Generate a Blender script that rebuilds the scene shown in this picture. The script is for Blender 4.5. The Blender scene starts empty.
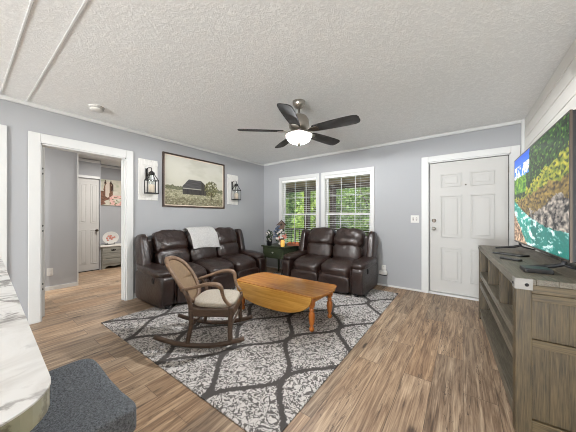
import bpy, bmesh, math, random
from mathutils import Vector, Matrix, Euler, noise
random.seed(7)
C = bpy.context.scene.collection
scn = bpy.context.scene
PI = math.pi

# ------------------------------------------------------------------ camera, world, lights, exposure
cam_d = bpy.data.cameras.new('camera')
cam = bpy.data.objects.new('camera', cam_d); C.objects.link(cam)
cam.location = (0, 0, 1.18)
cam.rotation_euler = (PI/2, 0, math.radians(36.1))
cam_d.sensor_width = 36.0
cam_d.lens = 36.0*240.0/576.0
cam_d.shift_y = 1.0/576.0
cam_d.clip_start = 0.02
scn.camera = cam

scn.view_settings.view_transform = 'Standard'
scn.view_settings.look = 'None'
scn.view_settings.gamma = 1.0
scn.view_settings.use_curve_mapping = False
scn.view_settings.exposure = 0.04
scn.cycles.use_denoising = True
scn.cycles.filter_width = 1.0
scn.cycles.max_bounces = 10
scn.cycles.diffuse_bounces = 6
scn.cycles.transparent_max_bounces = 16
scn.cycles.sample_clamp_indirect = 6.0

world = bpy.data.worlds.new('sky'); scn.world = world
world.use_nodes = True
wn = world.node_tree.nodes; wn.clear()
sky = wn.new('ShaderNodeTexSky'); sky.sky_type = 'NISHITA'
sky.sun_disc = False; sky.sun_elevation = math.radians(50); sky.sun_rotation = math.radians(200)
bgn = wn.new('ShaderNodeBackground'); bgn.inputs['Strength'].default_value = 0.5
won = wn.new('ShaderNodeOutputWorld')
world.node_tree.links.new(sky.outputs[0], bgn.inputs['Color'])
world.node_tree.links.new(bgn.outputs[0], won.inputs['Surface'])

def light(name, kind, loc, rot, energy, color=(1, 1, 1), **kw):
    d = bpy.data.lights.new(name, kind); d.energy = energy; d.color = color
    for k, v in kw.items(): setattr(d, k, v)
    o = bpy.data.objects.new(name, d); C.objects.link(o)
    o.location = loc; o.rotation_euler = rot
    return o
# sun from over the house roof, falls on the trees outside only
light('sun', 'SUN', (0, 0, 8), (math.radians(38), 0, math.radians(-25)), 9.0, (1.0, .95, .86), angle=math.radians(1.0))
# added fill, unseen, pointing down from the kitchen ceiling behind the camera
light('overhead_fill', 'AREA', (-.5, -2.6, 2.40), (0, 0, 0), 40, (.96, .98, 1.0), shape='RECTANGLE', size=2.0, size_y=1.6)
# invented fill in front of the closed rear wall, facing the living room
light('rear_fill', 'AREA', (-.35, -6.6, 1.25), (math.radians(100), 0, 0), 160, (.95, .98, 1.0), shape='RECTANGLE', size=1.9, size_y=2.3)
# bounce fill added behind the camera to brighten the ceiling
light('ceiling_bounce_fill', 'AREA', (-.45, -5.8, .55), (math.radians(128), 0, 0), 395, (.90, .955, 1.0), shape='RECTANGLE', size=2.0, size_y=1.0)
# fill lamps put in, out of view, to brighten hallway and bedroom
light('hall_fill', 'AREA', (-4.55, -.25, 2.42), (0, 0, 0), 46, (1.0, .97, .93), shape='DISK', size=.5)
light('bedroom_fill', 'AREA', (-5.3, 2.1, 2.42), (0, 0, 0), 60, (1.0, .97, .93), shape='DISK', size=.6)

# ------------------------------------------------------------------ materials
def s2l(c):
    def f(v):
        v = v/255.0
        return v/12.92 if v <= .04045 else ((v+.055)/1.055)**2.4
    return tuple(f(v) for v in c)

class G:
    """small node graph writer"""
    def __init__(s, name):
        s.m = bpy.data.materials.new(name); s.m.use_nodes = True
        s.t = s.m.node_tree; s.t.nodes.clear()
        s.out = s.t.nodes.new('ShaderNodeOutputMaterial')
        s.p = s.t.nodes.new('ShaderNodeBsdfPrincipled')
        s.t.links.new(s.p.outputs[0], s.out.inputs[0])
        s.tc = s.t.nodes.new('ShaderNodeTexCoord')
        s.co = s.tc.outputs['Object']
    def link(s, a, b): s.t.links.new(a, b)
    def put(s, sock, v):
        if hasattr(v, 'node'): s.link(v, sock)
        elif isinstance(v, tuple) and len(v) == 3 and sock.type == 'RGBA': sock.default_value = (*v, 1)
        else: sock.default_value = v
    def set(s, **kw):
        for k, v in kw.items(): s.put(s.p.inputs[k.replace('_', ' ')], v)
        return s
    def math(s, op, a, b=0.0, c=0.0):
        n = s.t.nodes.new('ShaderNodeMath'); n.operation = op
        for i, v in enumerate((a, b, c)): s.put(n.inputs[i], v)
        return n.outputs[0]
    def sep(s, v):
        n = s.t.nodes.new('ShaderNodeSeparateXYZ'); s.link(v, n.inputs[0]); return n.outputs
    def comb(s, x, y, z):
        n = s.t.nodes.new('ShaderNodeCombineXYZ')
        for i, v in enumerate((x, y, z)): s.put(n.inputs[i], v)
        return n.outputs[0]
    def mapping(s, v, scale=(1, 1, 1), rot=(0, 0, 0), loc=(0, 0, 0)):
        n = s.t.nodes.new('ShaderNodeMapping'); s.link(v, n.inputs[0])
        n.inputs['Scale'].default_value = scale; n.inputs['Rotation'].default_value = rot; n.inputs['Location'].default_value = loc
        return n.outputs[0]
    def noise(s, v=None, scale=5., detail=3., rough=.5, dist=0., out='Fac'):
        n = s.t.nodes.new('ShaderNodeTexNoise'); s.link(v or s.co, n.inputs['Vector'])
        n.inputs['Scale'].default_value = scale; n.inputs['Detail'].default_value = detail
        n.inputs['Roughness'].default_value = rough; n.inputs['Distortion'].default_value = dist
        return n.outputs[out]
    def voro(s, v=None, scale=5., feature='F1', out='Distance'):
        n = s.t.nodes.new('ShaderNodeTexVoronoi'); n.feature = feature; s.link(v or s.co, n.inputs['Vector'])
        n.inputs['Scale'].default_value = scale
        return n.outputs[out]
    def ramp(s, f, stops, interp='LINEAR'):
        n = s.t.nodes.new('ShaderNodeValToRGB'); n.color_ramp.interpolation = interp; s.link(f, n.inputs[0])
        e = n.color_ramp.elements
        while len(e) < len(stops): e.new(.5)
        for el, (p, c) in zip(e, stops): el.position = p; el.color = (*c, 1)
        return n.outputs[0]
    def mix(s, f, a, b, blend='MIX'):
        n = s.t.nodes.new('ShaderNodeMix'); n.data_type = 'RGBA'; n.blend_type = blend
        s.put(n.inputs[0], f); s.put(n.inputs[6], a); s.put(n.inputs[7], b)
        return n.outputs[2]
    def bump(s, h, strength=.3, dist=.01):
        n = s.t.nodes.new('ShaderNodeBump'); s.link(h, n.inputs['Height'])
        n.inputs['Strength'].default_value = strength; n.inputs['Distance'].default_value = dist
        s.link(n.outputs[0], s.p.inputs['Normal']); return s
    def sstep(s, x, a, b):
        n = s.t.nodes.new('ShaderNodeMapRange'); n.interpolation_type = 'SMOOTHSTEP'
        s.put(n.inputs[0], x); n.inputs[1].default_value = a; n.inputs[2].default_value = b
        return n.outputs[0]

def plain(name, rgb, rough=.5, metal=0., var=.06, scale=12., bump=0., bscale=60., spec=.5, **kw):
    g = G(name); c = s2l(rgb)
    n = g.noise(scale=scale, detail=4)
    g.set(Base_Color=g.mix(n, tuple(v*(1-var) for v in c), tuple(min(1, v*(1+var)) for v in c)), Roughness=rough, Metallic=metal)
    g.p.inputs['Specular IOR Level'].default_value = spec
    for k, v in kw.items(): g.put(g.p.inputs[k.replace('_', ' ')], v)
    if bump: g.bump(g.noise(scale=bscale, detail=4), bump, .004)
    return g.m

def wood(name, light_c, dark_c, axis=0, rough=.5, scale=1., bump=.15, streak=.5):
    g = G(name)
    sc = [14*scale]*3; sc[axis] = 1.1*scale
    v = g.mapping(g.co, tuple(sc))
    n1 = g.noise(v, 3., 5, .6, .6)
    sc2 = [60*scale]*3; sc2[axis] = 2.5*scale
    n2 = g.noise(g.mapping(g.co, tuple(sc2)), 2.5, 3, .6)
    f = g.math('ADD', g.math('MULTIPLY', n1, 1-streak), g.math('MULTIPLY', n2, streak))
    g.set(Base_Color=g.ramp(f, [(.33, s2l(dark_c)), (.62, s2l(light_c))]), Roughness=rough)
    g.bump(f, bump, .003)
    return g.m

def floor_mat():
    g = G('plank_floor')
    o = g.sep(g.co)
    v = g.comb(o[1], o[0], 0.0)
    br = g.t.nodes.new('ShaderNodeTexBrick'); g.link(v, br.inputs['Vector'])
    br.offset = .37; br.offset_frequency = 2
    br.inputs['Scale'].default_value = 1.0; br.inputs['Brick Width'].default_value = 1.22; br.inputs['Row Height'].default_value = .18
    br.inputs['Mortar Size'].default_value = .0018; br.inputs['Mortar Smooth'].default_value = .2; br.inputs['Bias'].default_value = 0
    br.inputs['Color1'].default_value = (0, 0, 0, 1); br.inputs['Color2'].default_value = (1, 1, 1, 1); br.inputs['Mortar'].default_value = (.5, .5, .5, 1)
    cell = g.sep(br.outputs['Color'])[0]
    # each plank's grain is shifted by its own value
    sh = g.math('MULTIPLY', cell, 13.0)
    gv = g.comb(g.math('MULTIPLY', o[0], 11.0), g.math('ADD', g.math('MULTIPLY', o[1], .9), sh), sh)
    n1 = g.noise(gv, 2.0, 6, .62, 1.3)
    gv2 = g.comb(g.math('MULTIPLY', o[0], 90.0), g.math('ADD', g.math('MULTIPLY', o[1], 2.2), sh), sh)
    n2 = g.noise(gv2, 1.6, 3, .6, .3)
    f = g.math('ADD', g.math('MULTIPLY', n1, .62), g.math('MULTIPLY', n2, .38))
    col = g.ramp(f, [(.32, s2l((78, 61, 48))), (.42, s2l((130, 108, 88))), (.51, s2l((163, 141, 118))), (.64, s2l((206, 185, 159)))])
    tint = g.ramp(cell, [(0, s2l((206, 200, 194))), (.5, s2l((255, 250, 244))), (1, s2l((238, 218, 196)))])
    col = g.mix(.75, col, tint, 'MULTIPLY')
    # knots and cracks
    kv = g.comb(g.math('MULTIPLY', o[0], 5.0), g.math('MULTIPLY', o[1], 1.7), sh)
    kd = g.voro(g.mapping(kv, (1, 1, 1)), 1.0)
    kn = g.math('SUBTRACT', 1.0, g.sstep(g.math('ADD', kd, g.math('MULTIPLY', g.math('SUBTRACT', n1, .5), .35)), .03, .13))
    col = g.mix(g.math('MULTIPLY', kn, .8), col, s2l((44, 32, 25)))
    cv = g.comb(g.math('MULTIPLY', o[0], 16.0), g.math('ADD', g.math('MULTIPLY', o[1], 1.5), sh), sh)
    cn = g.noise(cv, 2.2, 3, .55, .9)
    ck = g.math('MULTIPLY', g.math('SUBTRACT', 1.0, g.sstep(g.math('ABSOLUTE', g.math('SUBTRACT', cn, .5)), .004, .022)), g.sstep(g.noise(gv, 1.1, 2), .47, .60))
    col = g.mix(g.math('MULTIPLY', ck, .75), col, s2l((58, 43, 33)))
    col = g.mix(g.math('MULTIPLY', br.outputs['Fac'], .75), col, s2l((50, 38, 30)))
    g.set(Base_Color=col, Roughness=g.math('ADD', .38, g.math('MULTIPLY', n2, .2)))
    g.bump(g.math('SUBTRACT', f, g.math('MULTIPLY', br.outputs['Fac'], .6)), .22, .003)
    return g.m

def ceiling_mat():
    g = G('textured_ceiling')
    n = g.noise(scale=30, detail=5, rough=.65, dist=1.6)
    k = g.sstep(n, .42, .62)
    n2 = g.noise(scale=70, detail=3)
    h = g.math('ADD', k, g.math('MULTIPLY', n2, .5))
    g.set(Base_Color=g.mix(k, s2l((230, 231, 230)), s2l((240, 241, 240))), Roughness=.95)
    g.bump(h, .28, .006)
    return g.m

def rug_mat():
    g = G('trellis_rug')
    o = g.sep(g.co)
    wob = g.math('MULTIPLY', g.math('SUBTRACT', g.noise(scale=70, detail=2), .5), .055)
    w, L = .31, .96
    ph = g.math('COSINE', g.math('MULTIPLY', g.math('SUBTRACT', o[1], 1.40), 2*PI/L))
    off = g.math('MULTIPLY', ph, w/2)
    def fam(x0, sgn):     # distance to a family of curves, spaced 2w
        t = g.math('DIVIDE', g.math('SUBTRACT', g.math('SUBTRACT', o[0], x0), g.math('MULTIPLY', off, sgn)), 2*w)
        fr = g.math('SUBTRACT', t, g.math('ROUND', t))
        return g.math('MULTIPLY', g.math('ABSOLUTE', fr), 2*w)
    d = g.math('MINIMUM', fam(-1.205, 1.0), fam(-.895, -1.0))
    d = g.math('ADD', d, wob)
    band = g.math('SUBTRACT', 1.0, g.sstep(d, .022, .034))
    # damask scroll work: contour lines of a warped noise
    wv = g.noise(scale=9, detail=1, out='Color')
    va = g.t.nodes.new('ShaderNodeVectorMath'); va.operation = 'MULTIPLY_ADD'
    g.link(wv, va.inputs[0]); va.inputs[1].default_value = (.10, .10, 0); g.link(g.co, va.inputs[2])
    n = g.noise(va.outputs[0], 36, 1.2, .5, .8)
    sc = g.math('ABSOLUTE', g.math('SUBTRACT', n, .5))
    scroll = g.math('SUBTRACT', 1.0, g.sstep(sc, .042, .078))
    n3 = g.noise(va.outputs[0], 48, 1.0, .5, .3)
    scroll2 = g.math('SUBTRACT', 1.0, g.sstep(g.math('ABSOLUTE', g.math('SUBTRACT', n3, .5)), .012, .035))
    scroll = g.math('MAXIMUM', scroll, g.math('MULTIPLY', scroll2, .3))
    pile = g.noise(scale=260, detail=2)
    basec = g.mix(pile, s2l((192, 188, 185)), s2l((220, 216, 213)))
    dark = g.mix(pile, s2l((58, 54, 53)), s2l((84, 80, 78)))
    col = g.mix(g.math('MULTIPLY', scroll, .88), basec, dark)
    col = g.mix(band, col, g.mix(pile, s2l((70, 67, 66)), s2l((92, 88, 86))))
    g.set(Base_Color=col, Roughness=.95)
    g.p.inputs['Specular IOR Level'].default_value = .1
    g.bump(g.math('SUBTRACT', g.math('MULTIPLY', pile, .6), g.math('MAXIMUM', band, scroll)), .5, .004)
    return g.m

def leather_mat():
    g = G('brown_leather')
    n = g.noise(scale=7, detail=5, rough=.6)
    pores = g.voro(scale=260)
    crease = g.noise(g.mapping(g.co, (1, 1, 1)), 16, 3, .55, 1.4)
    cr = g.math('ABSOLUTE', g.math('SUBTRACT', crease, .5))
    g.set(Base_Color=g.ramp(n, [(.3, s2l((30, 18, 15))), (.7, s2l((48, 30, 24)))]), Roughness=g.math('ADD', .24, g.math('MULTIPLY', n, .12)))
    g.p.inputs['Specular IOR Level'].default_value = .8
    g.bump(g.math('ADD', g.math('MULTIPLY', pores, .08), g.math('ADD', g.math('MULTIPLY', g.sstep(cr, 0, .12), .35), g.math('MULTIPLY', n, .3))), .38, .010)
    return g.m

def marble_mat(name, base, vein, vein2):
    g = G(name)
    v = g.mapping(g.co, (1, 1, 1), (0, 0, .6))
    n = g.noise(v, 4.2, 7, .62, 1.6)
    ridge = g.math('ABSOLUTE', g.math('SUBTRACT', n, .5))
    m = g.noise(scale=3, detail=3)
    f = g.math('MULTIPLY', g.math('SUBTRACT', 1.0, g.sstep(ridge, .0, .06)), g.sstep(m, .36, .54))
    col = g.mix(g.sstep(g.noise(v, 8, 5, .6, .8), .40, .75), base, vein2)
    col = g.mix(f, col, vein)
    g.set(Base_Color=col, Roughness=.3)
    return g.m

def fabric_mat(name, a, b, scale=420, rough=.95, coarse=.22):
    g = G(name)
    n = g.noise(scale=scale, detail=2); n2 = g.noise(scale=scale*coarse, detail=3)
    f = g.math('ADD', g.math('MULTIPLY', n, .6), g.math('MULTIPLY', n2, .4))
    g.set(Base_Color=g.ramp(f, [(.35, s2l(a)), (.65, s2l(b))]), Roughness=rough)
    g.p.inputs['Specular IOR Level'].default_value = .15
    g.bump(n, .4, .002)
    return g.m

def cane_mat():
    g = G('woven_cane')
    o = g.sep(g.mapping(g.co, (1, 1, 1)))
    a = g.math('SINE', g.math('MULTIPLY', o[0], 420)); b = g.math('SINE', g.math('MULTIPLY', o[2], 420))
    f = g.math('ADD', .5, g.math('MULTIPLY', g.math('MULTIPLY', a, b), .5))
    n = g.noise(scale=30, detail=3)
    g.set(Base_Color=g.mix(f, s2l((98, 78, 58)), g.mix(n, s2l((136, 113, 86)), s2l((160, 135, 104)))), Roughness=.7)
    g.bump(f, .5, .003)
    return g.m

def vcol_mat(name, emit=0., rough=.6):
    g = G(name)
    a = g.t.nodes.new('ShaderNodeAttribute'); a.attribute_name = 'picture'
    c = a.outputs['Color']
    if emit:
        g.set(Base_Color=(.01, .01, .01), Roughness=.25); g.p.inputs['Specular IOR Level'].default_value = .08
        g.put(g.p.inputs['Emission Color'], c); g.p.inputs['Emission Strength'].default_value = emit
    else:
        g.set(Base_Color=c, Roughness=rough)
        g.bump(g.noise(scale=120, detail=3), .2, .002)
    return g.m

def leaf_mat(name, a, b, c):
    g = G(name)
    n = g.noise(scale=2.2, detail=2); n2 = g.noise(scale=14, detail=2)
    f = g.math('ADD', g.math('MULTIPLY', n, .5), g.math('MULTIPLY', n2, .5))
    g.set(Base_Color=g.ramp(f, [(.35, s2l(a)), (.5, s2l(b)), (.65, s2l(c))]), Roughness=.5)
    tr = g.t.nodes.new('ShaderNodeBsdfTranslucent'); g.link(g.ramp(f, [(.35, s2l(b)), (.6, s2l(c))]), tr.inputs[0])
    mx = g.t.nodes.new('ShaderNodeMixShader'); mx.inputs[0].default_value = .4
    g.link(g.p.outputs[0], mx.inputs[1]); g.link(tr.outputs[0], mx.inputs[2]); g.link(mx.outputs[0], g.out.inputs[0])
    return g.m

def glass_mat(name, tint=(1, 1, 1), gl=.06):
    g = G(name)
    t = g.t.nodes.new('ShaderNodeBsdfTransparent'); t.inputs[0].default_value = (*tint, 1)
    s = g.t.nodes.new('ShaderNodeBsdfGlossy'); s.inputs['Roughness'].default_value = .03
    mx = g.t.nodes.new('ShaderNodeMixShader'); mx.inputs[0].default_value = gl
    g.link(t.outputs[0], mx.inputs[1]); g.link(s.outputs[0], mx.inputs[2]); g.link(mx.outputs[0], g.out.inputs[0])
    return g.m

def shiplap_white(name, rgb, axis=2):
    g = G(name); c = s2l(rgb)
    sc = [3.]*3
    n = g.noise(g.mapping(g.co, (6, 1.2, 14)), 4, 4)
    g.set(Base_Color=g.mix(n, tuple(v*.93 for v in c), c), Roughness=.5)
    return g.m

M = {}
M['floor'] = floor_mat(); M['ceiling'] = ceiling_mat(); M['rug'] = rug_mat(); M['leather'] = leather_mat()
M['wall'] = plain('grey_blue_wall', (163, 164, 166), .85, var=.015, scale=3, bump=.06, bscale=220)
M['trim'] = plain('white_trim', (206, 206, 204), .45, var=.01, bump=.03, bscale=40)
M['door'] = plain('white_door', (186, 184, 180), .5, var=.012, bump=.05, bscale=90)
M['shiplap'] = shiplap_white('white_plank_wall', (232, 229, 223))
M['black'] = plain('black_plastic', (28, 28, 30), .4)
M['dark'] = plain('dark_gap', (36, 34, 33), .8)
M['nickel'] = plain('brushed_nickel', (176, 170, 162), .28, 1., var=.05, scale=40)
M['pewter'] = plain('dark_pewter', (92, 84, 76), .35, .9, var=.05)
M['iron'] = plain('black_iron', (30, 28, 27), .55, .3)
M['blade'] = wood('fan_blade_wood', (50, 48, 47), (32, 31, 30), 0, .9, 1.0, .05)
M['oak'] = wood('honey_oak', (196, 134, 60), (152, 92, 36), 0, .25, .8, .05, .35)
M['oak_leaf'] = wood('golden_oak_leaf', (214, 164, 80), (178, 124, 50), 0, .25, .6, .05, .35)
M['oak_leg'] = wood('amber_turned_oak', (214, 130, 56), (160, 88, 34), 2, .3, .8, .05, .35)
M['rock'] = wood('weathered_walnut', (94, 73, 58), (54, 41, 33), 1, .5, .9, .1)
M['rocktop'] = wood('worn_pale_walnut', (132, 106, 84), (90, 70, 54), 1, .55, .9, .1)
M['cane'] = cane_mat()
M['seatfab'] = fabric_mat('beige_upholstery', (150, 142, 130), (184, 175, 162), 300)
M['throw'] = fabric_mat('white_knit_throw', (176, 175, 174), (206, 205, 203), 200)
M['stool'] = fabric_mat('charcoal_upholstery', (66, 69, 73), (122, 126, 131), 260, .95, .6)
M['console'] = wood('grey_brown_weathered_wood', (94, 80, 55), (42, 34, 22), 2, .5, 1.4, .12, .6)
M['console_h'] = wood('grey_brown_weathered_wood_lengthwise', (112, 105, 91), (66, 60, 49), 1, .45, 1.1, .12, .6)
M['console_x'] = wood('grey_brown_weathered_wood_across', (100, 85, 57), (50, 41, 26), 0, .5, 1.1, .12, .6)
M['zinc'] = plain('zinc_bracket', (140, 137, 132), .5, .2, var=.08, scale=60)
M['marble'] = marble_mat('white_marble_laminate', s2l((214, 213, 211)), s2l((104, 98, 94)), s2l((190, 187, 183)))
M['marble_edge'] = marble_mat('green_grey_marble_edge', s2l((150, 150, 128)), s2l((86, 80, 64)), s2l((176, 174, 156)))
M['cab'] = plain('white_cabinet', (214, 212, 206), .5)
M['tv'] = vcol_mat('screen_picture', 1.05)
M['paint'] = vcol_mat('painted_canvas', 0, .8)
M['frame'] = wood('dark_walnut_frame', (74, 56, 44), (40, 30, 24), 1, .45)
M['board'] = wood('whitewashed_board', (222, 220, 216), (200, 197, 191), 2, .7, 1., .1)
M['candle'] = plain('cream_candle', (226, 208, 188), .6, var=.03)
M['glass'] = glass_mat('window_glass')
M['jar'] = glass_mat('jar_glass', (.93, .95, .95), .12)
M['slat'] = plain('white_blind_slat', (236, 234, 230), .45, var=.01)
M['plate'] = plain('white_plastic', (206, 204, 199), .4, var=.01)
M['green'] = wood('dark_green_paint', (62, 70, 46), (34, 41, 28), 0, .5)
M['greytop'] = plain('white_painted_top', (216, 212, 204), .5, var=.04)
M['greywash'] = wood('grey_wash_wood', (150, 148, 138), (108, 106, 98), 1, .6)
M['bark'] = wood('tree_bark', (98, 80, 62), (50, 40, 32), 2, .9, .4, .6)
M['leafA'] = leaf_mat('bright_leaves', (58, 88, 28), (142, 176, 66), (216, 228, 140))
M['leafB'] = leaf_mat('deep_leaves', (36, 62, 26), (88, 126, 54), (172, 198, 108))
M['grass'] = plain('lawn', (96, 124, 62), .9, var=.35, scale=8, bump=.4, bscale=80)
M['porchwood'] = wood('brown_porch_timber', (96, 76, 60), (54, 42, 34), 2, .8)
M['porchceil'] = wood('tan_porch_ceiling', (226, 196, 150), (190, 156, 112), 0, .8)
M['deck'] = wood('porch_deck', (140, 120, 98), (98, 82, 66), 0, .8)

def bowl_mat():
    g = G('lit_frosted_glass')
    n = g.noise(scale=18, detail=4, dist=.8)
    g.set(Base_Color=(.45, .45, .44), Roughness=.35)
    g.put(g.p.inputs['Emission Color'], g.mix(n, (.86, .84, .80), (1, .99, .96))); g.p.inputs['Emission Strength'].default_value = .5
    tr = g.t.nodes.new('ShaderNodeBsdfTransparent'); mx = g.t.nodes.new('ShaderNodeMixShader'); mx.inputs[0].default_value = .5
    g.link(g.p.outputs[0], mx.inputs[1]); g.link(tr.outputs[0], mx.inputs[2]); g.link(mx.outputs[0], g.out.inputs[0])
    return g.m
M['bowl'] = bowl_mat()
def flame_mat():
    g = G('amber_glow_glass')
    n = g.noise(scale=30, detail=2)
    g.set(Base_Color=s2l((210, 160, 70)), Roughness=.3)
    g.put(g.p.inputs['Emission Color'], g.mix(n, s2l((226, 150, 40)), s2l((255, 226, 140)))); g.p.inputs['Emission Strength'].default_value = .5
    return g.m
M['glow'] = flame_mat()

# ------------------------------------------------------------------ mesh builder
class MB:
    def __init__(s, T=None): s.bm = bmesh.new(); s.T = T or Matrix()
    def v(s, p): return s.bm.verts.new(s.T @ Vector(p))
    def box(s, x0, x1, y0, y1, z0, z1, T=None):
        old = s.T
        if T is not None: s.T = s.T @ T
        vs = [s.v((x, y, z)) for x in (x0, x1) for y in (y0, y1) for z in (z0, z1)]
        for f in ((0, 1, 3, 2), (4, 6, 7, 5), (0, 4, 5, 1), (2, 3, 7, 6), (0, 2, 6, 4), (1, 5, 7, 3)):
            s.bm.faces.new([vs[i] for i in f])
        s.T = old; return s
    def prism(s, poly, axis, a, b):
        """poly: 2-D outline; axis 'x': (y,z), 'y': (x,z), 'z': (x,y); extruded a..b"""
        def P(q, t):
            return {'x': (t, q[0], q[1]), 'y': (q[0], t, q[1]), 'z': (q[0], q[1], t)}[axis]
        A = [s.v(P(q, a)) for q in poly]; B = [s.v(P(q, b)) for q in poly]
        s.bm.faces.new(A); s.bm.faces.new(B[::-1]); n = len(poly)
        for i in range(n): s.bm.faces.new((A[i], B[i], B[(i+1) % n], A[(i+1) % n]))
        return s
    def tube(s, pts, r, seg=10, close=False, flat=None):
        pts = [Vector(p) for p in pts]; n = len(pts)
        rs = r if isinstance(r, (list, tuple)) else [r]*n
        rings = []; up = None
        for i, p in enumerate(pts):
            a = pts[i-1] if (i or close) else p; b = pts[(i+1) % n] if (i < n-1 or close) else p
            d = (b-a).normalized()
            if up is None:
                up = Vector((0, 0, 1)) if abs(d.z) < .9 else Vector((0, 1, 0))
            x = up.cross(d)
            if x.length < 1e-4: x = Vector((1, 0, 0))
            x.normalize(); y = d.cross(x).normalized(); up = y
            fx, fy = flat if flat else (1, 1)
            rings.append([s.v(p + x*(math.cos(t)*rs[i]*fx) + y*(math.sin(t)*rs[i]*fy)) for t in [2*PI*k/seg for k in range(seg)]])
        m = n if close else n-1
        for i in range(m):
            A, B = rings[i], rings[(i+1) % n]
            for k in range(seg): s.bm.faces.new((A[k], A[(k+1) % seg], B[(k+1) % seg], B[k]))
        if not close: s.bm.faces.new(rings[0][::-1]); s.bm.faces.new(rings[-1])
        return s
    def lathe(s, prof, c=(0, 0, 0), seg=24, axis='z', ax=1., ay=1.):
        rings = []
        for r, z in prof:
            ring = []
            for k in range(seg):
                t = 2*PI*k/seg; x, y = math.cos(t)*r*ax, math.sin(t)*r*ay
                q = {'z': (x, y, z), 'x': (z, x, y), 'y': (x, z, y)}[axis]
                ring.append(s.v((c[0]+q[0], c[1]+q[1], c[2]+q[2])))
            rings.append(ring)
        for A, B in zip(rings, rings[1:]):
            for k in range(seg): s.bm.faces.new((A[k], A[(k+1) % seg], B[(k+1) % seg], B[k]))
        s.bm.faces.new(rings[0][::-1]); s.bm.faces.new(rings[-1])
        return s
    def cushion(s, c, h, e=4., N=14, wr=0., seed=0., rot=(0, 0, 0), fn=None):
        """puffed rounded box: centre c, half sizes h, squareness e, wrinkle depth wr"""
        R = Euler(rot).to_matrix()
        cache = {}
        def vert(ijk):
            if ijk in cache: return cache[ijk]
            p = [2*q/N-1 for q in ijk]
            p = [math.sin(q*PI/2)*.55+q*.45 for q in p]
            d = sum(abs(q)**e for q in p)**(1/e)
            u = Vector([q/d for q in p])
            q = Vector((u.x*h[0], u.y*h[1], u.z*h[2]))
            if fn: q = Vector(fn(q, u))
            if wr:
                nn = u.normalized()
                k = noise.noise(Vector((q.x*9+seed, q.y*9, q.z*9+seed*.3)))*.7 + noise.noise(Vector((q.x*22+seed, q.y*22, q.z*22)))*.45
                q += nn*(wr*k)
            cache[ijk] = s.v(Vector(c) + R @ q); return cache[ijk]
        for a in range(3):
            b, d = (a+1) % 3, (a+2) % 3
            for side in (0, N):
                for i in range(N):
                    for j in range(N):
                        q = []
                        for di, dj in ((0, 0), (1, 0), (1, 1), (0, 1)):
                            t = [0, 0, 0]; t[a] = side; t[b] = i+di; t[d] = j+dj; q.append(vert(tuple(t)))
                        if side == 0: q.reverse()
                        s.bm.faces.new(q)
        return s
    def grid(s, nx, ny, fn, close=False):
        V = [[s.v(fn(i/nx, j/ny)) for j in range(ny+1)] for i in range(nx+1)]
        for i in range(nx):
            for j in range(ny): s.bm.faces.new((V[i][j], V[i+1][j], V[i+1][j+1], V[i][j+1]))
        return s
    def build(s, name, mat, parent=None, smooth=False, bevel=0., seg=2, sub=0, solid=0.):
        me = bpy.data.meshes.new(name)
        bmesh.ops.recalc_face_normals(s.bm, faces=s.bm.faces)
        s.bm.to_mesh(me); s.bm.free()
        if smooth:
            for p in me.polygons: p.use_smooth = True
        me.materials.append(M[mat] if isinstance(mat, str) else mat)
        o = bpy.data.objects.new(name, me); C.objects.link(o)
        if parent: o.parent = parent
        if solid:
            q = o.modifiers.new('thick', 'SOLIDIFY'); q.thickness = solid; q.offset = 0
        if bevel:
            q = o.modifiers.new('bevel', 'BEVEL'); q.width = bevel; q.segments = seg; q.limit_method = 'ANGLE'; q.angle_limit = math.radians(35)
        if sub:
            q = o.modifiers.new('sub', 'SUBSURF'); q.levels = sub; q.render_levels = sub
        return o

def B(name, mat, parent, *dims, bevel=0.):
    m = MB()
    for d in dims: m.box(*d)
    return m.build(name, mat, parent, bevel=bevel)

def thing(name, label, cat, loc=(0, 0, 0), rz=0., group=None):
    o = bpy.data.objects.new(name, None); C.objects.link(o)
    o.empty_display_size = .1
    o.location = loc; o.rotation_euler = (0, 0, rz)
    return tag(o, label, cat, group)
def tag(o, label, cat, group=None):
    o['label'] = label; o['category'] = cat
    if group: o['group'] = group
    return o
def struct(o, label=None, cat=None):
    o['kind'] = 'structure'
    if label: o['label'] = label
    if cat: o['category'] = cat
    return o
def copy_tree(o, parent=None):
    c = o.copy(); C.objects.link(c)
    if parent: c.parent = parent
    for ch in list(o.children): copy_tree(ch, c)
    return c

def picture(name, nx, ny, place, color, mat, parent):
    """a flat picture: a fine grid whose vertices carry the picture's colours"""
    m = MB(); m.grid(nx, ny, place)
    me = bpy.data.meshes.new(name); m.bm.to_mesh(me); m.bm.free()
    at = me.color_attributes.new('picture', 'FLOAT_COLOR', 'POINT')
    k = 0
    for i in range(nx+1):
        for j in range(ny+1):
            at.data[k].color = (*s2l(color(i/nx, j/ny)), 1); k += 1
    me.materials.append(M[mat])
    o = bpy.data.objects.new(name, me); C.objects.link(o); o.parent = parent
    return o
def nz(x, y, s=0.): return noise.noise(Vector((x, y, s)))
def fbm(x, y, s=0.): return nz(x, y, s)*.55 + nz(x*2.1, y*2.1, s+5)*.3 + nz(x*4.3, y*4.3, s+9)*.2
def lerp(a, b, t): t = max(0, min(1, t)); return tuple(p+(q-p)*t for p, q in zip(a, b))

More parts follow.
